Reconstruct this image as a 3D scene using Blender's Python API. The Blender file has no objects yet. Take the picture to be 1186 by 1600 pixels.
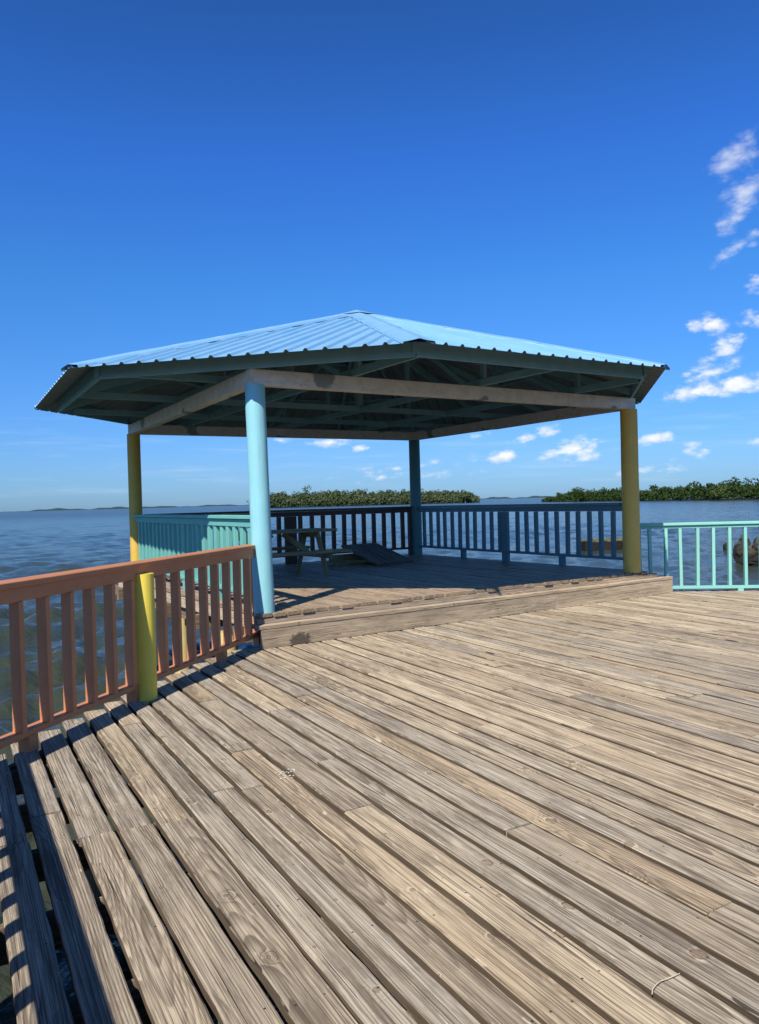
import bpy, math, random
import numpy as np
from mathutils import Vector, Matrix
random.seed(7); rng = np.random.default_rng(5)
S = bpy.context.scene
COL = S.collection
R = math.radians

# ------------------------------------------------------------------ node helpers
class G:
    def __init__(s, name):
        s.m = bpy.data.materials.new(name); s.m.use_nodes = True
        s.t = s.m.node_tree; s.t.nodes.clear()
        s.out = s.t.nodes.new('ShaderNodeOutputMaterial'); s.dr = 0.
    def n(s, typ, **kw):
        nd = s.t.nodes.new(typ)
        for k, v in kw.items(): setattr(nd, k, v)
        return nd
    def put(s, sock, v):
        if isinstance(v, bpy.types.NodeSocket): s.t.links.new(v, sock)
        elif v is not None:
            if sock.type == 'RGBA' and not hasattr(v, '__len__'): v = (v, v, v, 1)
            elif sock.type == 'RGBA' and len(v) == 3: v = (*v, 1)
            sock.default_value = v
    def math(s, op, a, b=None, c=None, clamp=False):
        nd = s.n('ShaderNodeMath', operation=op, use_clamp=clamp)
        for i, v in enumerate((a, b, c)): s.put(nd.inputs[i], v)
        return nd.outputs[0]
    def mix(s, f, a, b, blend='MIX'):
        nd = s.n('ShaderNodeMix', data_type='RGBA', blend_type=blend)
        s.put(nd.inputs[0], f); s.put(nd.inputs[6], a); s.put(nd.inputs[7], b)
        return nd.outputs[2]
    def noise(s, vec, scale=5, detail=3, rough=.55, dist=0, dim='3D'):
        nd = s.n('ShaderNodeTexNoise', noise_dimensions=dim)
        if vec is not None: s.put(nd.inputs['Vector'], vec)
        nd.inputs['Scale'].default_value = scale; nd.inputs['Detail'].default_value = detail
        nd.inputs['Roughness'].default_value = rough; nd.inputs['Distortion'].default_value = dist
        return nd.outputs[0]
    def xyz(s, x, y, z):
        nd = s.n('ShaderNodeCombineXYZ')
        for i, v in enumerate((x, y, z)): s.put(nd.inputs[i], v)
        return nd.outputs[0]
    def sep(s, v):
        nd = s.n('ShaderNodeSeparateXYZ'); s.put(nd.inputs[0], v); return nd.outputs
    def attr(s, name):
        return s.n('ShaderNodeAttribute', attribute_name=name)
    def ss(s, v, lo, hi, a=0., b=1.):
        nd = s.n('ShaderNodeMapRange', interpolation_type='SMOOTHSTEP')
        s.put(nd.inputs[0], v); s.put(nd.inputs[1], lo); s.put(nd.inputs[2], hi); s.put(nd.inputs[3], a); s.put(nd.inputs[4], b)
        return nd.outputs[0]
    def ramp(s, f, stops):
        nd = s.n('ShaderNodeValToRGB'); s.put(nd.inputs[0], f)
        e = nd.color_ramp.elements
        while len(e) < len(stops): e.new(.5)
        for el, (p, c) in zip(e, stops): el.position = p; el.color = (*c, 1)
        return nd.outputs[0]
    def bump(s, h, strength=.3, dist=.003, normal=None):
        nd = s.n('ShaderNodeBump'); nd.inputs['Strength'].default_value = strength
        nd.inputs['Distance'].default_value = dist; s.put(nd.inputs['Height'], h)
        if normal is not None: s.put(nd.inputs['Normal'], normal)
        return nd.outputs[0]
    def bsdf(s, color, rough=.6, spec=.5, normal=None, **kw):
        nd = s.n('ShaderNodeBsdfPrincipled')
        if 'Diffuse Roughness' in nd.inputs: nd.inputs['Diffuse Roughness'].default_value = s.dr
        s.put(nd.inputs['Base Color'], color); s.put(nd.inputs['Roughness'], rough)
        nd.inputs['Specular IOR Level'].default_value = spec
        if normal is not None: s.put(nd.inputs['Normal'], normal)
        for k, v in kw.items(): s.put(nd.inputs[k], v)
        s.t.links.new(nd.outputs[0], s.out.inputs[0]); return nd

def wood_mat(name, tints, spot=None, side=None, contrast=1., dark=(.10, .075, .055), rough=.78, spec=.25, grain=.60, bump=.6, nails=True, stain=.5):
    """weathered plank: growth rings cut lengthwise, knots, fibre, checks, nail heads, per-board tint"""
    g = G(name); g.dr = 1.
    x, y, z = g.sep(g.attr('wc').outputs['Vector'])
    r1, r2, r3 = g.sep(g.attr('rn').outputs['Vector'])
    yz = g.math('ADD', y, g.math('MULTIPLY', z, .83))
    off = g.math('MULTIPLY', r1, 91.7)
    X = g.math('ADD', x, off)
    oy = g.math('MULTIPLY', r2, 57.3)
    # knots: voronoi sites in the plane of the board
    kp = g.xyz(g.math('MULTIPLY', X, .72), g.math('ADD', y, oy), r3)
    vo = g.n('ShaderNodeTexVoronoi', voronoi_dimensions='2D', feature='F1')
    vo.inputs['Scale'].default_value = 3.3; g.put(vo.inputs['Vector'], kp)
    wob = g.noise(kp, 45, 2, .5)
    kd = g.math('DIVIDE', vo.outputs['Distance'], 3.3)
    kd = g.math('ADD', kd, g.math('MULTIPLY', g.math('SUBTRACT', wob, .5), .008))
    kr = g.sep(vo.outputs['Color'])[0]
    ks = g.math('ADD', .25, g.math('MULTIPLY', g.math('MULTIPLY', kr, kr), 1.25))            # knot size factor
    kn = g.math('DIVIDE', kd, ks)
    infl = g.math('POWER', 2.718, g.math('MULTIPLY', g.math('MULTIPLY', kn, kn), -620.))
    # ring centre wanders along the board
    w1 = g.noise(g.xyz(g.math('MULTIPLY', X, .42), r2, 0), 1, 1, .35)
    w2 = g.noise(g.xyz(g.math('MULTIPLY', X, .55), r3, 7.), 1, 0, .5)
    y0 = g.math('MULTIPLY', g.math('SUBTRACT', w1, g.math('ADD', .25, g.math('MULTIPLY', r2, .5))), .30)
    z0 = g.math('ADD', g.math('MULTIPLY', r3, -.10), g.math('MULTIPLY', g.math('SUBTRACT', w2, .55), .17))
    dy = g.math('SUBTRACT', y, y0); dz = g.math('SUBTRACT', z, z0)
    rad = g.math('SQRT', g.math('ADD', g.math('MULTIPLY', dy, dy), g.math('MULTIPLY', dz, dz)))
    small = g.noise(g.xyz(g.math('MULTIPLY', X, 3.), g.math('MULTIPLY', y, 9.), oy), 1, 2, .5)
    rr = g.math('ADD', g.math('MULTIPLY', rad, g.math('ADD', 95., g.math('MULTIPLY', r1, 70.))), g.math('MULTIPLY', small, .9))
    rr = g.math('ADD', rr, g.math('MULTIPLY', infl, 4.2))
    sw = g.math('FRACT', rr)
    late = g.math('MULTIPLY', g.ss(sw, .25, .86), g.math('SUBTRACT', 1, g.ss(sw, .9, 1.)))
    # modulate ring contrast along / between boards
    rc = g.noise(g.xyz(g.math('MULTIPLY', X, .8), g.math('MULTIPLY', yz, 7.), r3), 1, 3, .6)
    ringk = g.math('MULTIPLY', g.ss(rc, .36, .62, .10, 1.25), g.math('ADD', .35, g.math('MULTIPLY', r3, .65)))
    fib = g.noise(g.xyz(g.math('MULTIPLY', X, 2.4), g.math('MULTIPLY', y, 330.), g.math('MULTIPLY', z, 330.)), 1, 3, .65)
    fib2 = g.noise(g.xyz(g.math('MULTIPLY', X, 1.3), g.math('MULTIPLY', y, 75.), g.math('MULTIPLY', z, 75.)), 1, 4, .65)
    blot = g.noise(g.xyz(g.math('MULTIPLY', X, 1.6), g.math('MULTIPLY', yz, 6.), r1), 1, 5, .62)
    blot2 = g.noise(g.xyz(g.math('MULTIPLY', X, 6.), g.math('MULTIPLY', yz, 17.), r2), 1, 4, .6)
    base = g.ramp(r1, tints)
    base = g.mix(g.math('MULTIPLY', g.ss(blot, .38, .70), stain), base, g.mix(.55, base, tints[-1][1]))
    base = g.mix(g.math('MULTIPLY', g.ss(blot2, .50, .74), .55*stain), base, g.mix(.62, base, dark))
    base = g.mix(g.math('MULTIPLY', g.math('MULTIPLY', late, ringk), grain), base, dark)
    fib3 = g.noise(g.xyz(g.math('MULTIPLY', X, 1.25), g.math('MULTIPLY', y, 165.), g.math('MULTIPLY', z, 165.)), 1, 3, .6)
    grime = g.noise(g.xyz(g.math('MULTIPLY', X, 1.9), g.math('MULTIPLY', yz, 11.), r3), 1, 6, .72)
    wornp = g.noise(g.xyz(g.math('MULTIPLY', X, 2.1), g.math('MULTIPLY', yz, 8.), oy), 1, 5, .65)
    base = g.mix(g.ss(wornp, .52, .72, 0., .55), base, g.mix(.5, base, (.60, .52, .41)))
    base = g.mix(g.math('MULTIPLY', g.ss(grime, .49, .62), .55*contrast), base, g.mix(.30, dark, base))
    base = g.mix(g.ss(fib3, .49, .61, 0., .62*contrast), base, dark)
    base = g.mix(g.ss(fib3, .44, .28, 0., .40*contrast), base, (.58, .50, .39))
    base = g.mix(g.ss(fib, .46, .64, 0., .52), base, dark)
    spl = g.noise(g.xyz(g.math('MULTIPLY', X, 7.), g.math('MULTIPLY', yz, 34.), r2), 1, 4, .6)
    base = g.mix(g.ss(spl, .66, .74, 0., .6), base, (.64, .56, .43))
    base = g.mix(g.ss(fib2, .52, .72, 0., .62), base, dark)
    base = g.mix(g.ss(fib2, .46, .25, 0., .25), base, (.62, .54, .43))
    # checks (long thin cracks)
    chk = g.noise(g.xyz(g.math('MULTIPLY', X, 1.3), g.math('MULTIPLY', yz, 95.), oy), 1, 2, .5)
    crack = g.ss(chk, .685, .70)
    base = g.mix(g.math('MULTIPLY', crack, .85), base, (.02, .016, .012))
    # knot core, dark rim and pale halo
    core = g.ss(kn, .0135, .009)
    rim = g.math('MULTIPLY', g.ss(kn, .0185, .0145), g.ss(kn, .0105, .0135))
    halo = g.math('MULTIPLY', g.ss(kn, .030, .018), g.math('SUBTRACT', 1, g.ss(kn, .016, .013)))
    base = g.mix(g.math('MULTIPLY', halo, g.ss(g.noise(kp, 28, 2, .5), .46, .66, .0, .50)), base, (.60, .50, .36))
    base = g.mix(g.math('MULTIPLY', core, .6), base, (.20, .135, .085))
    base = g.mix(g.math('MULTIPLY', rim, g.ss(wob, .40, .60, .05, .8)), base, (.05, .035, .025))
    if spot is not None:                             # an old dark stain with a ragged outline
        sx = g.math('DIVIDE', g.math('SUBTRACT', x, spot), .12); sz = g.math('DIVIDE', g.math('ADD', z, .06), .085)
        q_ = g.math('SQRT', g.math('ADD', g.math('MULTIPLY', sx, sx), g.math('MULTIPLY', sz, sz)))
        q_ = g.math('ADD', q_, g.math('MULTIPLY', g.math('SUBTRACT', g.noise(g.xyz(x, y, z), 22, 4, .7), .5), 2.2))
        base = g.mix(g.ss(q_, 1.15, .75, 0, .82), base, (.05, .042, .036))
    if side is not None:                              # faces along the board edges are mixed to a dark brown
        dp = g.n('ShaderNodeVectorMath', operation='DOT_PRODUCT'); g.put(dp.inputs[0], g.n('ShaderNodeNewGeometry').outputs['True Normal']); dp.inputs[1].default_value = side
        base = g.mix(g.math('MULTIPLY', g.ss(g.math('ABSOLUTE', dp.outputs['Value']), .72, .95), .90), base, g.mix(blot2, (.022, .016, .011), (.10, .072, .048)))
    hgt = g.math('ADD', g.math('MULTIPLY', late, g.math('MULTIPLY', ringk, .5)), g.math('MULTIPLY', fib, -.7))
    hgt = g.math('SUBTRACT', hgt, g.math('MULTIPLY', crack, 2.2))
    hgt = g.math('SUBTRACT', hgt, g.math('ADD', g.math('MULTIPLY', fib2, .9), g.math('MULTIPLY', fib3, .8)))
    hgt = g.math('ADD', hgt, g.math('MULTIPLY', rim, -1.2))
    if nails:
        fx = g.math('MULTIPLY', g.math('SUBTRACT', g.math('FRACT', g.math('DIVIDE', g.math('ADD', x, g.math('MULTIPLY', r2, .03)), .61)), .5), .61)
        ay = g.math('SUBTRACT', g.math('ABSOLUTE', y), g.math('ADD', .036, g.math('MULTIPLY', r3, .012)))
        nd = g.math('SQRT', g.math('ADD', g.math('MULTIPLY', fx, fx), g.math('MULTIPLY', ay, ay)))
        ncell = g.noise(g.xyz(g.math('FLOOR', g.math('DIVIDE', x, .61)), g.math('MULTIPLY', g.math('SIGN', y), 7.3), oy), 3.1, 0)
        nl = g.math('MULTIPLY', g.math('MULTIPLY', g.ss(nd, .0054, .0034), g.ss(z, .005, .012)), g.ss(ncell, .46, .52))
        base = g.mix(g.math('MULTIPLY', nl, .9), base, (.025, .02, .018))
        hgt = g.math('SUBTRACT', hgt, nl)
    g.bsdf(base, rough, spec, g.bump(hgt, bump, .004))
    return g.m

def paint_mat(name, rgb, worn=(.40, .33, .25), wear=.5, rough=.5, spec=.4, fade=.25, knots=True):
    g = G(name)
    co = g.n('ShaderNodeTexCoord').outputs['Object']
    x, y, z = g.sep(g.attr('wc').outputs['Vector'])
    r1, r2, r3 = g.sep(g.attr('rn').outputs['Vector'])
    P = g.xyz(g.math('ADD', x, g.math('MULTIPLY', r1, 40)), g.math('ADD', y, r2), z)
    big = g.noise(P, 4, 4, .6)
    mid = g.noise(P, 38, 4, .65)
    fib = g.noise(g.xyz(g.math('MULTIPLY', x, 7.), g.math('MULTIPLY', y, 260.), g.math('MULTIPLY', z, 260.)), 1, 3, .6)
    d = tuple(c*.66 for c in rgb); l = tuple(min(.9, c*1.18+.02) for c in rgb)
    c = g.mix(g.ss(big, .3, .7), tuple(a*(1-fade)+b*fade for a, b in zip(rgb, d)), tuple(a*(1-fade)+b*fade for a, b in zip(rgb, l)))
    c = g.mix(g.ss(r3, 0, 1, 0., .20), c, d)
    c = g.mix(g.ss(fib, .48, .75, 0., .25), c, d)
    m = g.math('MULTIPLY', g.ss(mid, .62, .70), g.ss(big, .50, .62))
    run = g.noise(g.xyz(g.math('MULTIPLY', x, 1.3), g.math('MULTIPLY', y, 46.), g.math('MULTIPLY', z, 46.)), 1, 4, .6)
    c = g.mix(g.ss(run, .52, .78, 0., .30), c, tuple(a*.5 for a in rgb))
    c = g.mix(g.math('MULTIPLY', m, wear), c, worn)
    chip = g.noise(P, 85, 2, .5)
    c = g.mix(g.math('MULTIPLY', g.ss(chip, .735, .76), .8), c, (.07, .055, .04))
    g.bsdf(c, g.ss(mid, .3, .7, rough-.08, rough+.12), spec, g.bump(g.math('ADD', fib, g.math('MULTIPLY', mid, .6)), .22, .002))
    return g.m

# ------------------------------------------------------------------ mesh builder
class MB:
    def __init__(s): s.v = []; s.f = []; s.wc = []; s.rn = []; s.sm = []
    def add(s, verts, faces, wc=None, rn=None, smooth=False):
        b = len(s.v); s.v += [tuple(p) for p in verts]
        s.f += [tuple(i+b for i in f) for f in faces]; s.sm += [smooth]*len(faces)
        s.wc += wc if wc else [tuple(p) for p in verts]
        rn = rn or (random.random(), random.random(), random.random())
        s.rn += [rn]*len(verts)
    def bar(s, p0, p1, w, h, bev=.004, up=(0, 0, 1), segs=1, jit=0., rn=None, wob=0., top=0.):
        """rectangular bar from p0 to p1, centred; w across, h along `up`"""
        p0 = Vector(p0); p1 = Vector(p1); d = p1-p0; L = d.length; d.normalize()
        u = Vector(up); u = (u-d*u.dot(d)).normalized(); a = u.cross(d)
        a_, h_ = w/2, h/2
        rn = rn or (random.random(), random.random(), random.random())
        V = []; W = []; F = []
        ph = random.random()*6.28
        for i in range(segs+1):
            t = i/segs; s0 = t*L
            oy = wob*math.sin(ph+t*L*.8); oz = wob*.5*math.sin(ph*2+t*L*.6)
            j = lambda k=1.: random.uniform(-1, 1)*jit*k
            bt = bev*(1+abs(j()/max(bev, 1e-6))*.8) if jit else bev
            jl, jr = j(), j()
            sec = [(-a_+bev*.6, -h_), (a_-bev*.6, -h_), (a_+jr, -h_+bev*.6), (a_+jr, h_-bt), (a_-bt+jr*1.6, h_+j(.15)), (-a_+bt+jl*1.6, h_+j(.15)), (-a_+jl, h_-bt), (-a_+jl, -h_+bev*.6)]
            for (yy, zz) in sec:
                V.append(p0+d*s0+a*(yy+oy)+u*(zz+oz)); W.append((s0, yy, zz))
        for i in range(segs):
            for k in range(8):
                k2 = (k+1) % 8
                F.append((i*8+k, i*8+k2, i*8+8+k2, i*8+8+k))
        F.append(tuple(range(7, -1, -1))); F.append(tuple(segs*8+k for k in range(8)))
        s.add(V, F, W, rn)
    def tube(s, p0, p1, r0, r1=None, n=32, rings=6, wob=0., cap=True):
        r1 = r0 if r1 is None else r1
        p0 = Vector(p0); p1 = Vector(p1); d = (p1-p0); L = d.length; d.normalize()
        u = Vector((1, 0, 0)) if abs(d.x) < .9 else Vector((0, 1, 0)); u = (u-d*u.dot(d)).normalized(); a = d.cross(u)
        V = []; W = []; F = []
        for i in range(rings+1):
            t = i/rings; r = r0+(r1-r0)*t
            o = u*random.uniform(-wob, wob)+a*random.uniform(-wob, wob)
            for k in range(n):
                an = 2*math.pi*k/n
                V.append(p0+d*L*t+o+(u*math.cos(an)+a*math.sin(an))*r); W.append((t*L, r*math.cos(an), r*math.sin(an)))
        for i in range(rings):
            for k in range(n):
                F.append((i*n+k, i*n+(k+1) % n, (i+1)*n+(k+1) % n, (i+1)*n+k))
        s.add(V, F, W, None, True)
        if cap:
            nb = len(s.v)-len(V); rn = s.rn[-1]
            for st, rev in ((0, True), (rings*n, False)):
                vs = [V[st+k] for k in range(n)]; f = list(range(n))
                s.add(vs, [tuple(reversed(f)) if rev else tuple(f)], [W[st+k] for k in range(n)], rn)
    def build(s, name, mat, parent=None, recenter=None):
        me = bpy.data.meshes.new(name)
        o0 = Vector((0, 0, 0))
        if parent is not None: o0 = world_loc(parent)
        if recenter is not None: o0 = Vector(recenter)
        V = np.array(s.v, dtype=np.float32)-np.array(o0, dtype=np.float32)
        me.from_pydata(V.tolist(), [], s.f)
        me.attributes.new('wc', 'FLOAT_VECTOR', 'POINT').data.foreach_set('vector', np.array(s.wc, dtype=np.float32).ravel())
        me.attributes.new('rn', 'FLOAT_VECTOR', 'POINT').data.foreach_set('vector', np.array(s.rn, dtype=np.float32).ravel())
        me.polygons.foreach_set('use_smooth', s.sm)
        me.update(); me.materials.append(mat)
        o = bpy.data.objects.new(name, me); COL.objects.link(o)
        if parent is not None: o.parent = parent
        if recenter is not None: o.location = Vector(recenter)-(world_loc(parent) if parent is not None else Vector((0, 0, 0)))
        return o
def world_loc(o):
    l = Vector((0, 0, 0))
    while o is not None: l = l+o.location; o = o.parent
    return l
def tag(o, label, cat, group=None):
    o['label'] = label; o['category'] = cat
    if group: o['group'] = group
    return o
def kind(o, k): o['kind'] = k; return o
def thing(name, loc, label, cat, group=None):
    o = bpy.data.objects.new(name, None); o.empty_display_size = .2; COL.objects.link(o); o.location = loc
    return tag(o, label, cat, group)

# ------------------------------------------------------------------ materials
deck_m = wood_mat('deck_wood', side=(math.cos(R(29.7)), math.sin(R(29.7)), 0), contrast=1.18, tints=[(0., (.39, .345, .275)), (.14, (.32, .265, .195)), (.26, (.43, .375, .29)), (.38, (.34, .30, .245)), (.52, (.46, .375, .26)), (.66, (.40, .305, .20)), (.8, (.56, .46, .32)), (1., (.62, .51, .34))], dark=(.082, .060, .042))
plat_m = wood_mat('platform_wood', [(0., (.40, .285, .175)), (.5, (.44, .325, .21)), (1., (.36, .26, .17))], dark=(.10, .07, .045), rough=.55, spec=.30)
step_m = wood_mat('step_wood', contrast=.6, stain=.35, tints=[(0., (.54, .41, .265)), (.5, (.51, .41, .30)), (1., (.56, .43, .28))], dark=(.11, .08, .055), nails=False)
riser_m = wood_mat('riser_wood', spot=.45, contrast=.7, tints=[(0., (.52, .40, .27)), (.5, (.49, .40, .30)), (1., (.54, .42, .28))], dark=(.10, .07, .05), nails=False, stain=.5)
table_m = wood_mat('table_wood', [(0., (.52, .40, .19)), (1., (.55, .43, .23))], dark=(.08, .06, .035), nails=False)
panel_m = wood_mat('panel_wood', [(0., (.19, .155, .12)), (1., (.23, .19, .145))], dark=(.04, .034, .03), nails=False)
under_m = wood_mat('joist_wood', [(0., (.20, .15, .095)), (1., (.27, .20, .13))], dark=(.07, .05, .035), nails=False)
salmon_m = paint_mat('salmon_paint', (.60, .245, .105), wear=.35, rough=.55)
blue_m = paint_mat('sky_blue_paint', (.30, .64, .69), worn=(.75, .78, .78), wear=.35, fade=.12, rough=.42)
yellow_m = paint_mat('yellow_paint', (.88, .68, .09), worn=(.30, .22, .10), wear=.4, fade=.2, rough=.55)
ochre_m = paint_mat('ochre_paint', (.95, .55, .11), worn=(.16, .11, .06), wear=.5, fade=.2, rough=.55)
olive_m = paint_mat('olive_yellow_paint', (.72, .46, .08), worn=(.16, .11, .06), wear=.4, fade=.2)
teal_m = paint_mat('teal_post_paint', (.10, .25, .27), worn=(.2, .2, .18), wear=.4)
turq_m = paint_mat('turquoise_paint', (.19, .53, .455), worn=(.6, .7, .66), wear=.3, fade=.15)
mint_m = paint_mat('mint_paint', (.29, .65, .54), worn=(.6, .7, .66), wear=.25, fade=.12)
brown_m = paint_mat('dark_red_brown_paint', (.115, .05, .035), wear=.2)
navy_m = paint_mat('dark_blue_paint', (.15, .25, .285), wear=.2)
frame_m = paint_mat('roof_frame_paint', (.23, .43, .48), worn=(.1, .1, .1), wear=.5, fade=.3)
stilt_m = paint_mat('stilt_paint', (.70, .55, .22), worn=(.5, .45, .35), wear=.6)

g = G('worn_beam_paint')
x, y, z = g.sep(g.attr('wc').outputs['Vector'])
P = g.xyz(g.math('MULTIPLY', x, .7), y, z)
n1 = g.noise(P, 9, 6, .7); n2 = g.noise(P, 30, 4, .7)
c = g.mix(g.ss(n1, .42, .60), (.86, .80, .72), (.76, .69, .60))
c = g.mix(g.ss(n2, .63, .70), c, (.16, .135, .115))
c = g.mix(g.ss(g.noise(P, 2.5, 3, .5), .62, .68), c, (.30, .33, .32))
g.bsdf(c, .75, .25, g.bump(n2, .4, .004)); beam_m = g.m

g = G('blue_roof_metal')
x, y, z = g.sep(g.attr('wc').outputs['Vector'])
P = g.xyz(x, y, z)
n1 = g.noise(g.xyz(g.math('MULTIPLY', x, 1.2), g.math('MULTIPLY', y, .35), g.attr('rn').outputs['Fac']), 2.2, 4, .6)
c = g.mix(g.ss(n1, .3, .7), (.165, .40, .66), (.215, .45, .69))
n2 = g.noise(P, 5, 5, .7)
c = g.mix(g.ss(n2, .62, .75, 0, .5), c, (.36, .52, .62))
fx = g.math('SUBTRACT', g.math('FRACT', g.math('DIVIDE', x, .2)), .5); fy = g.math('SUBTRACT', g.math('FRACT', g.math('DIVIDE', g.math('ADD', y, g.math('MULTIPLY', g.math('FLOOR', g.math('DIVIDE', x, .2)), .37)), .9)), .5)
wn = g.n('ShaderNodeTexWhiteNoise', noise_dimensions='2D'); g.put(wn.inputs['Vector'], g.xyz(g.math('FLOOR', g.math('DIVIDE', x, .8)), g.attr('rn').outputs['Fac'], 0))
c = g.mix(g.math('MULTIPLY', wn.outputs[0], .30), c, (.26, .46, .64))
st_ = g.noise(g.xyz(g.math('MULTIPLY', x, 14.), g.math('MULTIPLY', y, .9), 0), 1, 4, .6)
c = g.mix(g.ss(st_, .58, .78, 0, .35), c, (.16, .27, .38))
sd = g.math('SQRT', g.math('ADD', g.math('POWER', g.math('MULTIPLY', g.math('SUBTRACT', fx, .25), .2), 2), g.math('POWER', g.math('MULTIPLY', fy, .9), 2)))
c = g.mix(g.math('MULTIPLY', g.ss(sd, .016, .009), .8), c, (.10, .12, .14))
g.bsdf(c, g.ss(n2, .3, .7, .40, .58), .4, g.bump(n1, .15, .01)); roof_m = g.m
g = G('roof_metal_backing'); n2 = g.noise(g.attr('wc').outputs['Vector'], 3, 5, .7); g.bsdf(g.mix(n2, (.15, .185, .195), (.26, .30, .315)), .7, .3); back_m = g.m
g = G('roof_cap_metal')
n2 = g.noise(g.attr('wc').outputs['Vector'], 4, 5, .7)
c = g.mix(g.ss(n2, .45, .75), (.21, .45, .68), (.31, .48, .64))
g.bsdf(c, .45, .4, g.bump(n2, .25, .01)); cap_m = g.m

g = G('sea_water')
co = g.n('ShaderNodeTexCoord').outputs['Object']
x, y, z = g.sep(co)
far = g.ss(g.math('ADD', y, g.math('MULTIPLY', x, .3)), 3., 34.)
n0 = g.noise(co, .22, 3, .5)
c = g.mix(far, g.mix(g.ss(n0, .35, .65), (.048, .056, .042), (.040, .054, .044)), (.046, .062, .044))
nb = g.noise(g.xyz(g.math('MULTIPLY', x, .75), y, z), 3.2, 4, .62, .3)
nb2 = g.noise(g.xyz(g.math('MULTIPLY', x, .6), y, z), .8, 4, .6, .2)
nrm = g.bump(nb2, .5, .14)
nrm = g.bump(nb, .7, .11, nrm)
wr_ = g.math('SQRT', g.math('ADD', g.math('MULTIPLY', x, x), g.math('MULTIPLY', y, y)))
g.bsdf(c, g.ss(wr_, 15., 420., .10, .25), .22, nrm, IOR=1.30); water_m = g.m

def leaf_mat(name, a, b, dk):
    g = G(name)
    r1, r2, r3 = g.sep(g.attr('rn').outputs['Vector'])
    c = g.mix(r1, a, b); c = g.mix(g.math('MULTIPLY', r2, .6), c, dk)
    bs = g.n('ShaderNodeBsdfDiffuse'); g.put(bs.inputs[0], c)
    tr = g.n('ShaderNodeBsdfTranslucent'); g.put(tr.inputs[0], c)
    mx = g.n('ShaderNodeMixShader'); mx.inputs[0].default_value = .25
    g.t.links.new(bs.outputs[0], mx.inputs[1]); g.t.links.new(tr.outputs[0], mx.inputs[2]); g.t.links.new(mx.outputs[0], g.out.inputs[0])
    return g.m
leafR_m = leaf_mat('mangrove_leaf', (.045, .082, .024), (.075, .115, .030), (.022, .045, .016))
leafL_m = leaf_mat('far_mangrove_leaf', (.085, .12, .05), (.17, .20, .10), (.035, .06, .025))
leafP_m = leaf_mat('pale_leaf', (.10, .14, .045), (.13, .17, .055), (.06, .09, .03))
g = G('bark'); n = g.noise(g.n('ShaderNodeTexCoord').outputs['Object'], 6, 4, .6)
g.bsdf(g.mix(n, (.05, .04, .03), (.14, .12, .10)), .9, .2); bark_m = g.m
g = G('pale_bark'); g.bsdf(g.mix(g.noise(g.n('ShaderNodeTexCoord').outputs['Object'], 3, 4, .6), (.30, .29, .25), (.5, .48, .43)), .9, .2); pbark_m = g.m
g = G('rock'); co = g.n('ShaderNodeTexCoord').outputs['Object']
n1 = g.noise(co, 2.2, 6, .65); n2 = g.noise(co, 9, 5, .7)
zz = g.sep(g.n('ShaderNodeNewGeometry').outputs['Position'])[2]
c = g.mix(g.ss(n1, .35, .65), (.022, .020, .017), (.07, .063, .05)); c = g.mix(g.ss(n2, .55, .7), c, (.05, .045, .04))
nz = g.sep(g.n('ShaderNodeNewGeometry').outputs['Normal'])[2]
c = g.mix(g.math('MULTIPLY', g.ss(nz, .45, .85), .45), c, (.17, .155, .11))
c = g.mix(g.math('MULTIPLY', g.ss(zz, -.72, -.95), .55), c, (.10, .07, .025)); c = g.mix(g.ss(zz, -.80, -.98), c, (.018, .018, .014))
g.bsdf(c, .85, .3, g.bump(g.math('ADD', n1, n2), .8, .06)); rock_m = g.m
g = G('algae_rock'); co = g.n('ShaderNodeTexCoord').outputs['Object']
n1 = g.noise(co, 2.2, 6, .65); n2 = g.noise(co, 9, 5, .7)
zz = g.sep(g.n('ShaderNodeNewGeometry').outputs['Position'])[2]
c = g.mix(g.ss(n1, .35, .65), (.006, .006, .005), (.022, .021, .018)); c = g.mix(g.ss(n2, .55, .7), c, (.05, .045, .04))
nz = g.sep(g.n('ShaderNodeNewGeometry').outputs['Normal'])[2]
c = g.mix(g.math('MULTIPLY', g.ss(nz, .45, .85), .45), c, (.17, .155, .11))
c = g.mix(g.math('MULTIPLY', g.ss(zz, -.72, -.95), .55), c, (.02, .017, .01)); c = g.mix(g.ss(zz, -.80, -.98), c, (.018, .018, .014))
g.bsdf(c, .85, .3, g.bump(g.math('ADD', n1, n2), .8, .06)); rock_m2 = g.m
g = G('dry_grass'); r1 = g.attr('rn').outputs['Fac']; g.bsdf(g.mix(r1, (.10, .115, .05), (.22, .21, .11)), .9, .1); grass_m = g.m
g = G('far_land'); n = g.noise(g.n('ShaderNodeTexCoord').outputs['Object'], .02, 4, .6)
g.bsdf(g.mix(n, (.030, .055, .065), (.045, .075, .085)), .95, .05); far_m = g.m  # distance haze put into the base colour as a blue tint
g = G('island_mud'); g.bsdf((.02, .022, .014), .9, .2); mud_m = g.m
g = G('dropping_white'); g.bsdf((.62, .60, .54), .8, .2); drop_m = g.m
g = G('twig_bark'); g.bsdf((.64, .54, .38), .85, .2); twig_m = g.m

# ------------------------------------------------------------------ frames of reference (metres, deck top z=0)
GA = R(32.8); E1 = Vector((math.cos(GA), math.sin(GA), 0)); E2 = Vector((-math.sin(GA), math.cos(GA), 0))
C0 = Vector((-.25, 12.08, 0))
def L(a, b, z): return C0+E1*a+E2*b+Vector((0, 0, z))
PF = .35                                             # platform floor height
WL = -1.3                                            # water level

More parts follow.
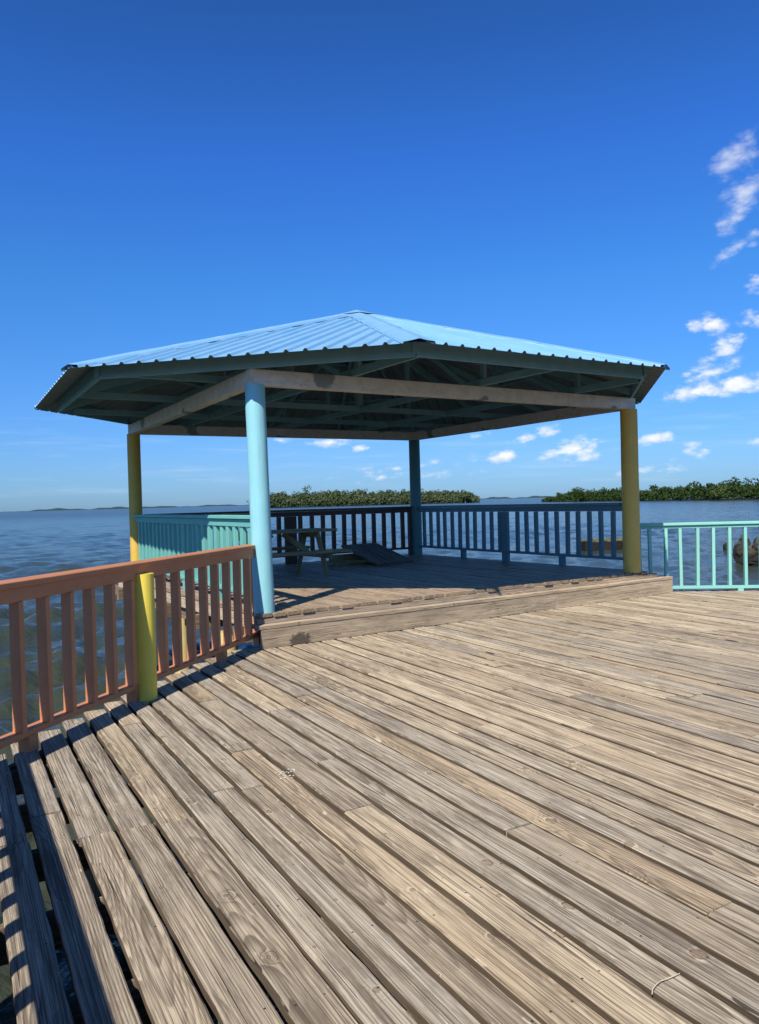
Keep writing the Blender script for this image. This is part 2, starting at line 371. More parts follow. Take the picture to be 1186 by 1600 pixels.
# ------------------------------------------------------------------ deck
DA = R(29.7); DU = Vector((math.cos(DA), math.sin(DA), 0)); DV = Vector((-math.sin(DA), math.cos(DA), 0))
RS = .262                                            # salmon railing slope dX/dY
def rail_pt(Y, z=0, off=0):
    d = Vector((RS, 1, 0)).normalized(); n = Vector((d.y, -d.x, 0))
    return Vector((-2.239+RS*(Y-4.718), Y, z))+n*off
K = rail_pt(3.435)
def clip(u):
    """extent of the deck along DV at offset u (convex outline)"""
    lo, hi = -6.5-0.0*u, 99
    def cut(p, n, lo, hi):                           # keep points q with (q-p).n <= 0
        a = DV.dot(n); b = (DU*u-p).dot(n)
        if abs(a) < 1e-9: return lo, hi
        t = -b/a
        return (lo, min(hi, t)) if a > 0 else (max(lo, t), hi)
    d = Vector((RS, 1, 0)).normalized(); n = Vector((-d.y, d.x, 0))
    lo, hi = cut(rail_pt(5)+n*.16, n, lo, hi)
    lo, hi = cut(L(0, -2.92, 0), E2, lo, hi)
    lo, hi = cut(Vector((5, 11.63, 0)), Vector((.14, 1, 0)), lo, hi)
    lo, hi = cut(Vector((11.5, 10, 0)), Vector((1, .25, 0)), lo, hi)
    return lo, hi
PITCH = .169
mb = MB(); k = -4; ucur = .1256-4*PITCH-.012
JS = .61
while True:
    u0 = ucur; PW = PITCH if k < 0 else .175 if k < 5 else PITCH+random.choice((-.024, -.010, 0, 0, .004, .012, .018)); ucur += PW; k += 1
    if k == 0: ucur = .1256
    gap = random.uniform(.018, .029)
    if k < 5: gap = random.uniform(.024, .034)
    uc = u0+(PW-gap)/2
    if uc > 9.6+1.8: break
    lo, hi = clip(uc)
    if hi-lo < .3: continue
    w = PW-gap
    t = hi+random.uniform(-.02, .035)
    first = True
    while t > lo:
        ln = random.choice((2.44, 3.05, 3.66, 4.27, 4.88))
        if first: ln *= random.uniform(.25, 1.)
        first = False
        b = max(lo-.2, t-ln)
        if b-lo < .8: b = lo-.2
        dz = random.uniform(-.0035, .0035); du = random.uniform(-.003, .003)
        dw = random.uniform(-.005, .002)
        p0 = DU*(uc+du)+DV*(b+.003); p1 = DU*(uc+du+random.uniform(-.004, .004))+DV*(t-.003)
        p0.z = -.02+dz; p1.z = -.02+dz+random.uniform(-.003, .003)
        near = (uc < 3.2)
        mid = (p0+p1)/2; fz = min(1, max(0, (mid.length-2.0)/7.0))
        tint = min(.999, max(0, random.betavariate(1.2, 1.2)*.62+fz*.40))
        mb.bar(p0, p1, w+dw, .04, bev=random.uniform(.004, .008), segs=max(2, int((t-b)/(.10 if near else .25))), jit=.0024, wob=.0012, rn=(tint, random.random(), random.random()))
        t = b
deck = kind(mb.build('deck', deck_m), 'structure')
# joists under the planks and the piles that carry the deck
ctr = 0
mbj = MB()
s = -6.0
while s < 12.2:
    # a joist runs along DU where the deck exists at this DV
    us = [u for u in np.arange(-.58, 11.4, .1) if clip(u)[0] < s < clip(u)[1]-.10]
    if len(us) > 3: mbj.bar(DU*min(us)+DV*s+Vector((0, 0, -.115)), DU*max(us)+DV*s+Vector((0, 0, -.115)), .045, .14, segs=4, up=(0, 0, 1))
    s += JS
mbj.build('joist', under_m, deck)
mbr = MB()
mbr.bar(rail_pt(3.5, -.115, .0), rail_pt(8.0, -.115, .0), .045, .145, segs=6)
ke = DU*(-.585)
mbr.bar(ke+DV*4.2+Vector((0, 0, -.33)), ke-DV*6+Vector((0, 0, -.33)), .045, .56, segs=10)  # deep skirt outside the view, added to block sunlight under the deck
mbr.build('rim_and_light_skirt', under_m, deck)
for (px_, py_) in ((-2.05, 5.2), (-1.55, 6.9), (-.6, 3.0), (2.0, 5.5), (4.5, 8.5), (1.5, 8.6), (7, 6), (4, 2), (1.2, 1.5), (6.4, 10.6), (9, 10.2), (4.2, 10.7)):
    m_ = MB(); m_.tube((px_, py_, -3), (px_, py_, -.19), .10, n=16, rings=2); m_.build('pile', under_m, deck)

# ------------------------------------------------------------------ railings
bal_cache = {}
def make_rail(label, P0, P1, mat, zbot=.10, zcap=1.05, spacing=.236, start=.12, skip=(), feet=(), posts=(), bd=.066, bw=.04, foot_lo=0., capw=.14, side=1, endpost=(True, True), cat='railing', ah=.088, capoff=0., baloff=0.):
    P0 = Vector(P0); P1 = Vector(P1); d = (P1-P0); Ln = d.length; d.normalize(); n = Vector((d.y, -d.x, 0))*side
    root = thing('railing', P0, label, cat)
    up = Vector((0, 0, 1))
    m_ = MB(); m_.bar(P0+up*(zcap-.0225)+n*capoff, P1+up*(zcap-.0225)+n*capoff, capw, .04, bev=.005, segs=int(Ln/.3), jit=.001, wob=.004); m_.build('top_rail', mat, root)
    m_ = MB(); m_.bar(P0+up*(zcap-.044-ah/2)+n*(.012+baloff), P1+up*(zcap-.044-ah/2)+n*(.012+baloff), .042, ah, bev=.003, segs=4, wob=.002); m_.build('apron_board', mat, root)
    m_ = MB(); m_.bar(P0+up*(zbot+.02), P1+up*(zbot+.02), .088, .04, bev=.003, segs=4, wob=.003); m_.build('bottom_rail', mat, root)
    z0 = zbot+.041; z1 = zcap-.046-ah
    key = (mat.name, round(z1-z0, 3), bd, bw)
    if key not in bal_cache:
        bal_cache[key] = []
        for q in range(4):
            mm = MB(); mm.bar(Vector((0, 0, 0)), Vector((0, 0, z1-z0)), bd, bw, bev=.003, up=(0, 1, 0))
            o = mm.build('baluster', mat); bal_cache[key].append(o.data); bpy.data.objects.remove(o)
    s = start; i = 0
    ang = math.atan2(d.y, d.x)-math.pi/2
    while s < Ln-.02:
        if not any(a < s < b for a, b in skip):
            o = bpy.data.objects.new('baluster', bal_cache[key][i % 4]); COL.objects.link(o); o.parent = root
            o.location = d*(s+random.uniform(-.010, .010))+up*z0+n*baloff
            o.rotation_euler = (random.uniform(-.009, .009), random.uniform(-.009, .009), ang+random.uniform(-.06, .06))
            i += 1
        s += spacing
    for q, e in zip((0.03, Ln-.03), endpost):
        if e:
            m_ = MB(); p = P0+d*q; m_.bar(p+up*foot_lo, p+up*(zcap-.046-ah), .075, .06, bev=.004, up=d); m_.build('end_post', mat, root)
    for q in feet:
        m_ = MB(); p = P0+d*q; m_.bar(p+up*foot_lo, p+up*zbot, .085, .085, bev=.004, up=d); m_.build('foot', mat, root)
    for q, w in posts:
        m_ = MB(); p = P0+d*q; m_.bar(p+up*foot_lo, p+up*(zcap-.046-ah), .06, w, bev=.004, up=d); m_.build('post', mat, root)
    return root
# salmon railing: from the hidden corner to the blue post
A = rail_pt(8.13); B = K
Ln = (B-A).length; sp = .238
r = make_rail('salmon painted wooden railing with a short yellow post, along the water side of the deck', A, B, salmon_m, zbot=.10, zcap=1.08, spacing=sp, start=.05+sp, side=-1,
          skip=((.05+8.5*sp, .05+9.5*sp),), feet=(.87, 2.36, 3.53), endpost=(True, True), bd=.076, bw=.042, capw=.165, capoff=-.012, baloff=.020)
dr = (B-A).normalized(); nr = Vector((-dr.y, dr.x, 0))
m_ = MB(); q = Vector((-1.866, 5.91, 0)); m_.tube(q+Vector((0, 0, -.25)), q+Vector((0, 0, .985)), .082, n=40); yp = m_.build('post', yellow_m, r)
# railing along the near edge, parallel to the planks, just outside the frame on the left
make_rail('salmon railing along the near left edge, known by its shadow on the nearest boards', K-DV*.05, K-DV*9.0, salmon_m, zbot=.10, zcap=1.08, spacing=.2265, start=.1745, feet=(1.3, 2.9, 4.4), bd=.076, bw=.042)
# mint railing right of the gazebo
make_rail('pale mint green railing at the far edge of the deck, right of the gazebo', (3.96, 11.66, 0), (9.9, 10.83, 0), mint_m, zbot=.045, zcap=1.06, spacing=.231, start=.19, feet=(1.5, 3.1, 4.6), bd=.066, bw=.045, side=1, ah=.045)

# ------------------------------------------------------------------ gazebo
gz = thing('gazebo', C0, 'open gazebo with a low pale blue metal roof on four round posts', 'gazebo')
PB = Vector((-1.258, 8.06, 0)); PR = Vector((3.75, 11.27, 0)); PK = Vector((.77, 15.95, 0)); PL = Vector((-4.2, 13.02, 0))
ZB = 2.77
for p, m, rad, dx, z0 in ((PB, blue_m, .110, -.035, PF-.03), (PR, ochre_m, .127, 0, PF), (PK, teal_m, .118, 0, PF-.4), (PL, olive_m, .112, .0, -1.0)):
    m_ = MB(); m_.tube(p+Vector((0, 0, z0)), p+Vector((dx, 0, ZB)), rad, rad*.97, n=48, rings=10, wob=.0012)
    m_.build('post', m, gz)
# floor
mb = MB(); a = -3.14; i = 0
while a < 3.12:
    w = .148
    t = 3.02
    b0 = -2.945+random.uniform(-.03, .012)
    cutp = random.uniform(-1.5, 1.5)
    dz = random.uniform(-.004, .004)
    for (s0, s1) in ((b0, cutp-.002), (cutp+.002, t)):
        mb.bar(L(a+w/2, s0, PF-.019+dz), L(a+w/2, s1, PF-.019+dz+random.uniform(-.003, .003)), w-.008+random.uniform(-.004, .002), .038, bev=.005, segs=10, jit=.001)
    a += w+random.uniform(.012, .022)
mb.build('floor', plat_m, gz)
m_ = MB()
m_.bar(L(-3.16, -2.930, .2775), L(.6, -2.930, .2775), .042, .062, bev=.004, segs=14, jit=.001)
m_.bar(L(.6015, -2.930, .2775), L(3.36, -2.930, .2775), .042, .062, bev=.004, segs=10, jit=.001)
m_.build('riser', step_m, gz)
m_ = MB()
m_.bar(L(-3.20, -2.955, .2235), L(.2, -2.955, .2235), .20, .042, bev=.007, segs=14, jit=.0015)
m_.bar(L(.2015, -2.955, .2235), L(3.60, -2.955, .2235), .20, .042, bev=.007, segs=14, jit=.0015)
m_.build('step_tread', step_m, gz)
m_ = MB()
m_.bar(L(-3.16, -3.030, .101), L(1.1, -3.030, .101), .040, .200, bev=.005, segs=14, jit=.0015)
m_.build('step_riser', riser_m, gz)
m_ = MB(); m_.bar(L(1.1015, -3.030, .101), L(3.60, -3.030, .101), .040, .200, bev=.005, segs=10, jit=.0015); m_.build('step_riser', step_m, gz)
m_ = MB(); m_.bar(L(3.58, -3.005, .101), L(3.58, -2.70, .101), .04, .199, bev=.004); m_.build('step_end', step_m, gz)
# rim joists and bearers
m_ = MB(); m_.bar(L(-3.10, -2.8, .235), L(-3.10, 3.0, .235), .045, .15, bev=.004, segs=8, jit=.001); m_.build('rim_joist', step_m, gz)
m_ = MB(); m_.bar(L(3.10, -2.8, .235), L(3.10, 3.0, .235), .045, .15, bev=.004, segs=6); m_.build('rim_joist', step_m, gz)
m_ = MB(); m_.bar(L(-3.05, 2.97, .235), L(3.05, 2.97, .235), .045, .15, bev=.004, segs=6); m_.build('rim_joist', step_m, gz)
for q in (-2.4, -1.1, .2, 1.5, 2.75):
    m_ = MB(); m_.bar(L(-3.2, q, .06), L(3.05, q, .06), .10, .18, bev=.005, segs=6); m_.build('bearer', under_m, gz)
for q in (-1.1, .2, 1.5, 2.75):
    m_ = MB(); m_.bar(L(-3.04, q+.10, .065), L(-3.04, q+1.1, .065), .04, .16, bev=.004); m_.build('brace_board', under_m, gz)
for (a, b) in ((-2.95, -1.55), (-2.95, .2), (-2.95, 2.6), (0, -1.5), (0, 1.2), (2.9, -2.2), (2.9, .2), (2.9, 2.6), (0, 2.7), (-1.4, -.2)):
    m_ = MB(); p = L(a, b, 0); m_.tube((p.x, p.y, -3), (p.x, p.y, -.03), .115, n=24, rings=3, wob=.004); m_.build('stilt', stilt_m, gz)

# beams between post heads
BT = ZB+.085
def beam(p, q, e0=.0, e1=.0):
    d = (q-p).normalized(); m_ = MB(); m_.bar(p-d*e0+Vector((0, 0, BT)), q+d*e1+Vector((0, 0, BT)), .13, .168, bev=.006, segs=14, jit=.0015); m_.build('beam', beam_m, gz)
hd = Vector((-.035, 0, 0))
beam(PB+hd, PR, .075, .075); beam(PK, PL, .075, .075)
beam(PR+(PK-PR).normalized()*.068, PK+(PR-PK).normalized()*.068); beam(PL+(PB-PL).normalized()*.068, PB+hd+(PL-PB).normalized()*.068)
# roof: eight corners
def polar(r_, a_): return Vector((-.25+r_*math.cos(R(a_)), 12.08+r_*math.sin(R(a_)), 0))
EZ = 3.01
SV = [polar(4.74, -82), polar(4.70, -37.2), polar(4.68, 8), polar(4.75, 53), polar(4.75, 98), polar(4.8, 143), polar(4.92, -172.5), polar(4.90, -128.3)]
SV = [Vector((p_.x*k_, p_.y*k_, 0)) for p_, k_ in zip(SV, (.974, .974, .974, .985, .985, .985, .974, .974))]
FV = [Vector((.402, 7.53, 0)), Vector((3.302, 9.358, 0)), polar(4.45, 8), polar(4.5, 53), polar(4.5, 98), polar(4.5, 143), Vector((-4.66, 11.10, 0)), Vector((-3.05, 8.35, 0))]
APX = Vector((-.28, 12.08, 4.49))
for i in range(8):
    V0 = SV[i]+Vector((0, 0, EZ)); V1 = SV[(i+1) % 8]+Vector((0, 0, EZ))
    t = V1-V0; W = t.length; t.normalize()
    a = (APX-V0).dot(t); foot = V0+t*a; sl = APX-foot; H = sl.length; sl.normalize(); nn = t.cross(sl)
    if nn.z < 0: nn = -nn
    pts = []
    s = -.1
    s = (W/2) % .2-.2
    while s < W+.2:
        for ds, hh in ((0, 0), (.120, 0), (.1385, .024), (.1615, .024), (.180, 0)): pts.append((s+ds, hh))
        s += .2
    pts = [p for p in pts if .004 < p[0] < W-.004]
    pts = [(.002, 0)]+pts+[(W-.002, 0)]
    V = []; F = []; Wc = []
    oh = .05
    NR = 10
    for (s, hh) in pts:
        tm = H*(s/a if s < a else (W-s)/(W-a))
        tm = max(.0, tm)
        for q in range(NR+1):
            y_ = -oh*(1 if q == 0 else 0)+tm*max(q-0, 0)/NR
            dn = random.uniform(-.002, .002)
            p = V0+t*s+sl*y_+nn*(hh+dn*.6)
            V.append(p); Wc.append((s, y_, hh))
    for c in range(len(pts)-1):
        for q in range(NR): F.append((c*(NR+1)+q, (c+1)*(NR+1)+q, (c+1)*(NR+1)+q+1, c*(NR+1)+q+1))
    m_ = MB(); m_.add(V, F, Wc); o = m_.build('roof_panel', roof_m, gz)
    o.data.materials.append(back_m); sd = o.modifiers.new('thick', 'SOLIDIFY'); sd.thickness = .0025; sd.offset = -1; sd.material_offset = 1
# hip caps: lapped folded strips sitting on the ribs
for i in range(8):
    V0 = SV[i]+Vector((0, 0, EZ)); d = APX-V0; Lh = d.length; d.normalize()
    Va = SV[(i+1) % 8]+Vector((0, 0, EZ)); Vb = SV[(i-1) % 8]+Vector((0, 0, EZ))
    na = (Va-V0).cross(APX-V0).normalized(); nb = (APX-V0).cross(Vb-V0).normalized()
    if na.z < 0: na = -na
    if nb.z < 0: nb = -nb
    sa = na.cross(d); sa = sa if sa.dot(Va-V0) > 0 else -sa
    sb = nb.cross(d); sb = sb if sb.dot(Vb-V0) > 0 else -sb
    up = (na+nb).normalized()
    s = {6: .0, 7: -.05, 1: -.04, 2: -.02}.get(i, -.12)
    m_ = MB(); li = 0
    while s < Lh-.25:
        e = min(s+random.uniform(1.5, 2.1), Lh-.06)
        hw = .15
        lift = .030+.0035*li
        V = []; F = []; Wc = []
        NS = 7
        prof = [(sa, hw+.012, -.024), (sa, hw, .0), (sa, hw*.5, .004), (None, 0, .014), (sb, hw*.5, .004), (sb, hw, .0), (sb, hw+.012, -.024)]
        for q in range(NS+1):
            y_ = s+(e-s)*q/NS
            tw = 1.
            for (sd_, w_, h_) in prof:
                p = V0+d*y_+up*(lift+h_*(1)+ (random.uniform(-.004, .004)))
                if sd_ is not None: p = p+sd_*w_
                V.append(p); Wc.append((y_, w_, h_))
        npf = len(prof)
        for q in range(NS):
            for c in range(npf-1): F.append((q*npf+c, q*npf+c+1, (q+1)*npf+c+1, (q+1)*npf+c))
        m_.add(V, F, Wc, smooth=False); s = e-.10; li += 1
    o = m_.build('hip_cap', cap_m, gz); sd = o.modifiers.new('thick', 'SOLIDIFY'); sd.thickness = .002; sd.offset = 0
m_ = MB(); V = [APX+Vector((0, 0, .075))]; Wc = [(0, 0, 0)]
for k_ in range(8):
    an = R(-82+45*k_); V.append(APX+Vector((.40*math.cos(an), .40*math.sin(an), -.066+random.uniform(-.01, .012)))); Wc.append((.4*math.cos(an), .4*math.sin(an), 0))
m_.add(V, [(0, k_+1, (k_+1) % 8+1) for k_ in range(8)], Wc); o = m_.build('apex_cap', cap_m, gz); sd = o.modifiers.new('thick', 'SOLIDIFY'); sd.thickness = .003
# fascia boards
for i in range(8):
    p = FV[i]; q = FV[(i+1) % 8]; d = (q-p).normalized()
    m_ = MB(); m_.bar(p+d*.004+Vector((0, 0, 3.015)), q-d*.004+Vector((0, 0, 3.015)), .032, .170, bev=.003, segs=10, jit=.001); m_.build('fascia_board', frame_m, gz)
for i in (0, 1, 7):
    m_ = MB(); p = FV[i]; o_ = (C0-p).normalized(); o_.z = 0
    m_.bar(p-o_*.026+Vector((0, 0, 2.96)), p-o_*.026+Vector((0, 0, 3.075)), .07, .02, up=o_); m_.build('corner_block', frame_m, gz)
# roof frame
def apz(a, b):                                        # height of the underside of the roof over local (a, b)
    rr_ = math.hypot(a, b); an = math.degrees(math.atan2(b, a))-( -104.5+32.8*0)
    an = math.degrees(math.atan2(b, a))+32.8
    best = 0
    for k_ in range(8):
        m_a = R(-59.5+45*k_); best = max(best, (a*math.cos(m_a-GA)+b*math.sin(m_a-GA)))
    return EZ+(APX.z-EZ)*(1-best/4.5)-.05
def fascia_limit(a=None, b=None): pass
CZ = 2.95
def chord(p, q, z, w=.042, h=.09, name='ceiling_joist'):
    m_ = MB(); m_.bar(Vector((p.x, p.y, z)), Vector((q.x, q.y, z)), w, h, bev=.003, segs=4); return m_.build(name, frame_m, gz)
def reach(p, d):                                      # distance from p along d to the fascia ring
    best = 99
    for i in range(8):
        a_ = FV[i]; b_ = FV[(i+1) % 8]; e = b_-a_
        den = d.x*e.y-d.y*e.x
        if abs(den) < 1e-9: continue
        tt = ((a_.x-p.x)*e.y-(a_.y-p.y)*e.x)/den; uu = ((a_.x-p.x)*d.y-(a_.y-p.y)*d.x)/den
        if tt > 0 and -1e-6 <= uu <= 1+1e-6: best = min(best, tt)
    return best
TR = (-1.86, 0.02, 1.74)
for a in TR:                                          # trusses running front to back
    p = L(a, 0, 0); f = reach(p, -E2)-.02; b = reach(p, E2)-.02
    chord(L(a, -f, 0), L(a, b, 0), 2.979, name='truss_chord')
    for bb in (-2.9, -1.2, 1.2, 2.9):
        zt = apz(a, bb)-.08
        if zt > 3.12:
            m_ = MB(); m_.bar(L(a+.045, bb, 3.0), L(a+.045, bb, zt), .045, .07, bev=.002, up=E2); m_.build('truss_strut', frame_m, gz)
    m_ = MB(); m_.bar(L(a-.044, -2.6, 3.02), L(a-.044, -1.3, apz(a, -1.3)-.1), .035, .07, up=(0, 0, 1)); m_.build('truss_brace', frame_m, gz)
for b in (-1.8, 0, 1.78):                             # cross ties and side lookouts
    p = L(0, b, 0); l = reach(p, -E1)-.02; rr_ = reach(p, E1)-.02
    m_ = MB(); p0_ = L(-l, b, 2.986); p1_ = L(rr_, b, 2.986)
    m_.bar(p0_, p1_, .042, .085, bev=.003, segs=4); m_.build('cross_tie', frame_m, gz)
for i in range(8):                                    # hip rafters and common rafters
    v = FV[i]+Vector((0, 0, 3.0)); m_ = MB(); e = APX+Vector((0, 0, -.14)); dd = (e-v).normalized()
    m_.bar(v+dd*.03, e-dd*.10, .042, .12, segs=4); m_.build('hip_rafter', frame_m, gz)
    mid = (FV[i]+FV[(i+1) % 8])/2
    for fr in (.5,):
        p = FV[i].lerp(FV[(i+1) % 8], fr)+Vector((0, 0, 2.995)); d = (APX-mid); d.z = 0; Lr = d.length; d = (d+Vector((0, 0, APX.z-.12-2.995))).normalized()
        ln = (Lr/ math.sqrt(1-d.z**2))*(1 if fr == .5 else .46)-.2
        m_ = MB(); m_.bar(p+d*.03, p+d*ln, .038, .09, segs=3); m_.build('rafter', frame_m, gz)
    for fr in (.33, .66):
        p = (FV[i]+Vector((0, 0, 3.03))).lerp(APX-Vector((0, 0, .055)), fr); q = (FV[(i+1) % 8]+Vector((0, 0, 3.03))).lerp(APX-Vector((0, 0, .055)), fr)
        m_ = MB(); m_.bar(p, q, .07, .03, segs=2); m_.build('purlin', frame_m, gz)
m_ = MB(); m_.bar(C0+Vector((-.03, 0, 3.03)), C0+Vector((-.03, 0, 4.44)), .10, .10, up=E1); m_.build('king_post', frame_m, gz)

# gazebo railings
def between(p, q, e): d = (q-p).normalized(); return p+d*e, q-d*e
p, q = between(PL, PB, .12)
o_ = Vector((0, 0, PF))
LnT = (q-p).length
make_rail('turquoise railing on the left side of the gazebo, its near end in sunlight', p+o_, q+o_, turq_m, zbot=.14, zcap=1.04, spacing=.2335, start=.16, posts=((LnT/2, .13),), feet=(1.4, 4.2), foot_lo=-.25, endpost=(False, False), bd=.05, bw=.082)
p, q = between(PL, PK, .14); LnT = (q-p).length
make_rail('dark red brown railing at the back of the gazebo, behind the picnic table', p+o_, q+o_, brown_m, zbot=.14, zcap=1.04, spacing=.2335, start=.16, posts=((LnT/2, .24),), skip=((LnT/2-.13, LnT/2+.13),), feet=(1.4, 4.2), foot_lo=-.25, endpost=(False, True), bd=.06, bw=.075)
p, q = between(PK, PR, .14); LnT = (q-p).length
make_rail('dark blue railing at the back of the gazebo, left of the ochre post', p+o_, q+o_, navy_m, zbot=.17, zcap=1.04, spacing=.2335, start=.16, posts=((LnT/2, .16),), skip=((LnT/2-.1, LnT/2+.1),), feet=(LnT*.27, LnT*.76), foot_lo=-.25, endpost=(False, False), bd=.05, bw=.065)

# ------------------------------------------------------------------ picnic table
tb = thing('picnic_table', L(-1.2, .65, PF), 'weathered wooden picnic table with attached benches in the shade of the gazebo', 'picnic table')
TH = .735
def tl(a, b, z): return L(a, b, PF+z)
ta, tz = -2.1, -.34
m_ = MB()
for k_ in range(5): bb = .65+(k_-2)*.150; m_.bar(tl(ta, bb, TH-.019), tl(tz+random.uniform(-.02, .02), bb, TH-.019), .142, .038, bev=.004, segs=5, jit=.001)
m_.build('tabletop', table_m, tb)
for sgn in (-1, 1):
    m_ = MB()
    for k_ in (0, 1): bb = .65+sgn*(.60+k_*.150); m_.bar(tl(ta, bb, .42-.019), tl(tz, bb, .42-.019), .142, .038, bev=.004, segs=5, jit=.001)
    m_.build('bench', table_m, tb)
for a in (-.62, -1.82):
    for sgn in (-1, 1):
        m_ = MB(); m_.bar(tl(a, .65+sgn*.52, 0), tl(a, .65+sgn*.20, TH-.04), .04, .095, bev=.003, up=E2); m_.build('leg', table_m, tb)
    m_ = MB(); m_.bar(tl(a-.042, .65-.74, .335), tl(a-.042, .65+.74, .335), .04, .09, bev=.003); m_.build('bench_support', table_m, tb)
    m_ = MB(); m_.bar(tl(a-.042, .65-.34, TH-.085), tl(a-.042, .65+.34, TH-.085), .04, .085, bev=.003); m_.build('top_support', table_m, tb)
    sg = -1 if a > -1 else 1
    m_ = MB(); m_.bar(tl(a+sg*.07, .65, .37), tl(a+sg*.50, .65, TH-.06), .045, .085, bev=.003); m_.build('diagonal_brace', table_m, tb)

# sloping plank panel and loose boards on the floor
pn = thing('wooden_panel', L(1.12, 1.2, PF), 'flat panel of grey planks lying tilted on loose boards beside the picnic table', 'wood panel')
m_ = MB()
for k_ in range(5): a = .78+k_*.16; m_.bar(L(a+.075, .88, PF+.05), L(a+.075, 2.12, PF+.33), .152, .04, bev=.004, segs=4, jit=.001)
m_.build('plank_face', panel_m, pn)
for bb, zz in ((1.15, .057), (1.85, .215)):
    m_ = MB(); m_.bar(L(.80, bb, PF+zz+.03), L(1.54, bb, PF+zz+.03), .08, .035, up=Vector((0, 0, 1))); m_.build('batten', panel_m, pn)
for nm, (a0, b0, a1, b1, z, h, lab) in enumerate(((.30, 1.55, 1.35, 1.60, .022, .04, 'loose weathered board flat on the gazebo floor nearest the picnic table'),
     (.45, 1.95, 1.75, 2.02, .10, .16, 'thick timber block holding up the raised end of the plank panel'),
     (.25, 1.80, 1.10, 1.35, .065, .04, 'loose board lying crosswise on another board under the plank panel'),
     (1.45, 2.25, 2.0, 2.15, .07, .10, 'short dark board end poking out behind the plank panel'))):
    m_ = MB(); m_.bar(L(a0, b0, PF+z), L(a1, b1, PF+z), .13, h, bev=.004, segs=3)
    o = m_.build('loose_board', table_m, None, recenter=L((a0+a1)/2, (b0+b1)/2, PF)); tag(o, lab, 'board')

# ------------------------------------------------------------------ small things on the deck
m_ = MB()
for k_ in range(26):
    p = Vector((-.56+random.gauss(0, .03), 4.19+random.gauss(0, .045), .004)); r_ = random.uniform(.002, .007)
    n_ = 7; V = [p+Vector((0, 0, .0035))]+[p+Vector((r_*math.cos(6.283*j/n_)*random.uniform(.7, 1.3), r_*math.sin(6.283*j/n_)*random.uniform(.7, 1.3), 0)) for j in range(n_)]
    m_.add(V, [(0, j+1, (j+1) % n_+1) for j in range(n_)])
tag(m_.build('bird_dropping', drop_m, None, recenter=(-.56, 4.19, 0)), 'cluster of white bird droppings splashed on a grey deck board', 'droppings')
m_ = MB(); tw = [(.775, 2.233, .010), (.783, 2.250, .014), (.801, 2.268, .016), (.822, 2.288, .013), (.844, 2.300, .010), (.872, 2.312, .012), (.894, 2.326, .010)]
for a_, b_ in zip(tw[:-1], tw[1:]): m_.tube(a_, b_,   .0020, .0015, n=8, rings=1)
tag(m_.build('twig', twig_m, None, recenter=tw[0]), 'thin bent pale twig lying across the nearest boards', 'twig')

# ------------------------------------------------------------------ water
th = np.concatenate([np.arange(-180, -58, 2.0), np.arange(-58, 58, .22), np.arange(58, 180, 2.0)])*math.pi/180
rad = [1.6]
while rad[-1] < 380: rad.append(rad[-1]*1.0125)
while rad[-1] < 40000: rad.append(rad[-1]*1.12)
rad = np.array(rad); T, RR = np.meshgrid(th, rad); Xw = RR*np.sin(T); Yw = RR*np.cos(T); Z = np.zeros_like(Xw)
sp_ = np.maximum(RR*.0125, RR*.22*math.pi/180)
wr = np.random.default_rng(3)
for lam in np.geomspace(.32, 7., 64):
    an = math.radians(-62)+wr.normal(0, .55); kx, ky = math.sin(an)*2*math.pi/lam, math.cos(an)*2*math.pi/lam
    amp = .0128*lam**.85*wr.uniform(.6, 1.3) if lam < 2.5 else .024*(2.5/lam)**.6*wr.uniform(.6, 1.2)
    ph_ = kx*Xw+ky*Yw+wr.uniform(0, 6.28)
    fade = np.clip(lam/(sp_*2.6)-.35, 0, 1)
    Z += amp*fade*(np.sin(ph_)+.28*np.sin(2*ph_+1.2))
# gusts: patches of stronger and weaker chop
Z *= .8+.35*np.sin(.11*Xw+.07*Yw+1)*np.sin(.05*Yw-.08*Xw)
Z = Z*np.clip((RR-1.6)/1., 0, 1)+WL
nr_, nt_ = Xw.shape
idx = np.arange(nr_*nt_).reshape(nr_, nt_)
a_ = idx[:-1, :]; b_ = np.roll(idx, -1, axis=1)[:-1, :]; c_ = np.roll(idx, -1, axis=1)[1:, :]; d_ = idx[1:, :]
F = np.stack([d_, c_, b_, a_], -1).reshape(-1, 4)
V = np.stack([Xw, Yw, Z], -1).reshape(-1, 3)
me = bpy.data.meshes.new('water'); me.vertices.add(len(V)); me.vertices.foreach_set('co', V.astype(np.float32).ravel())
me.loops.add(F.size); me.loops.foreach_set('vertex_index', F.astype(np.int32).ravel())
me.polygons.add(len(F)); me.polygons.foreach_set('loop_start', np.arange(0, F.size, 4, dtype=np.int32))
me.polygons.foreach_set('use_smooth', np.ones(len(F), dtype=bool)); me.update(calc_edges=True); me.validate()
me.materials.append(water_m); wo = bpy.data.objects.new('water', me); COL.objects.link(wo); kind(wo, 'structure')
g_ = MB(); g_.add([(-60, -60, -3.2), (60, -60, -3.2), (60, 60, -3.2), (-60, 60, -3.2)], [(0, 1, 2, 3)]); kind(g_.build('seabed', mud_m), 'structure')

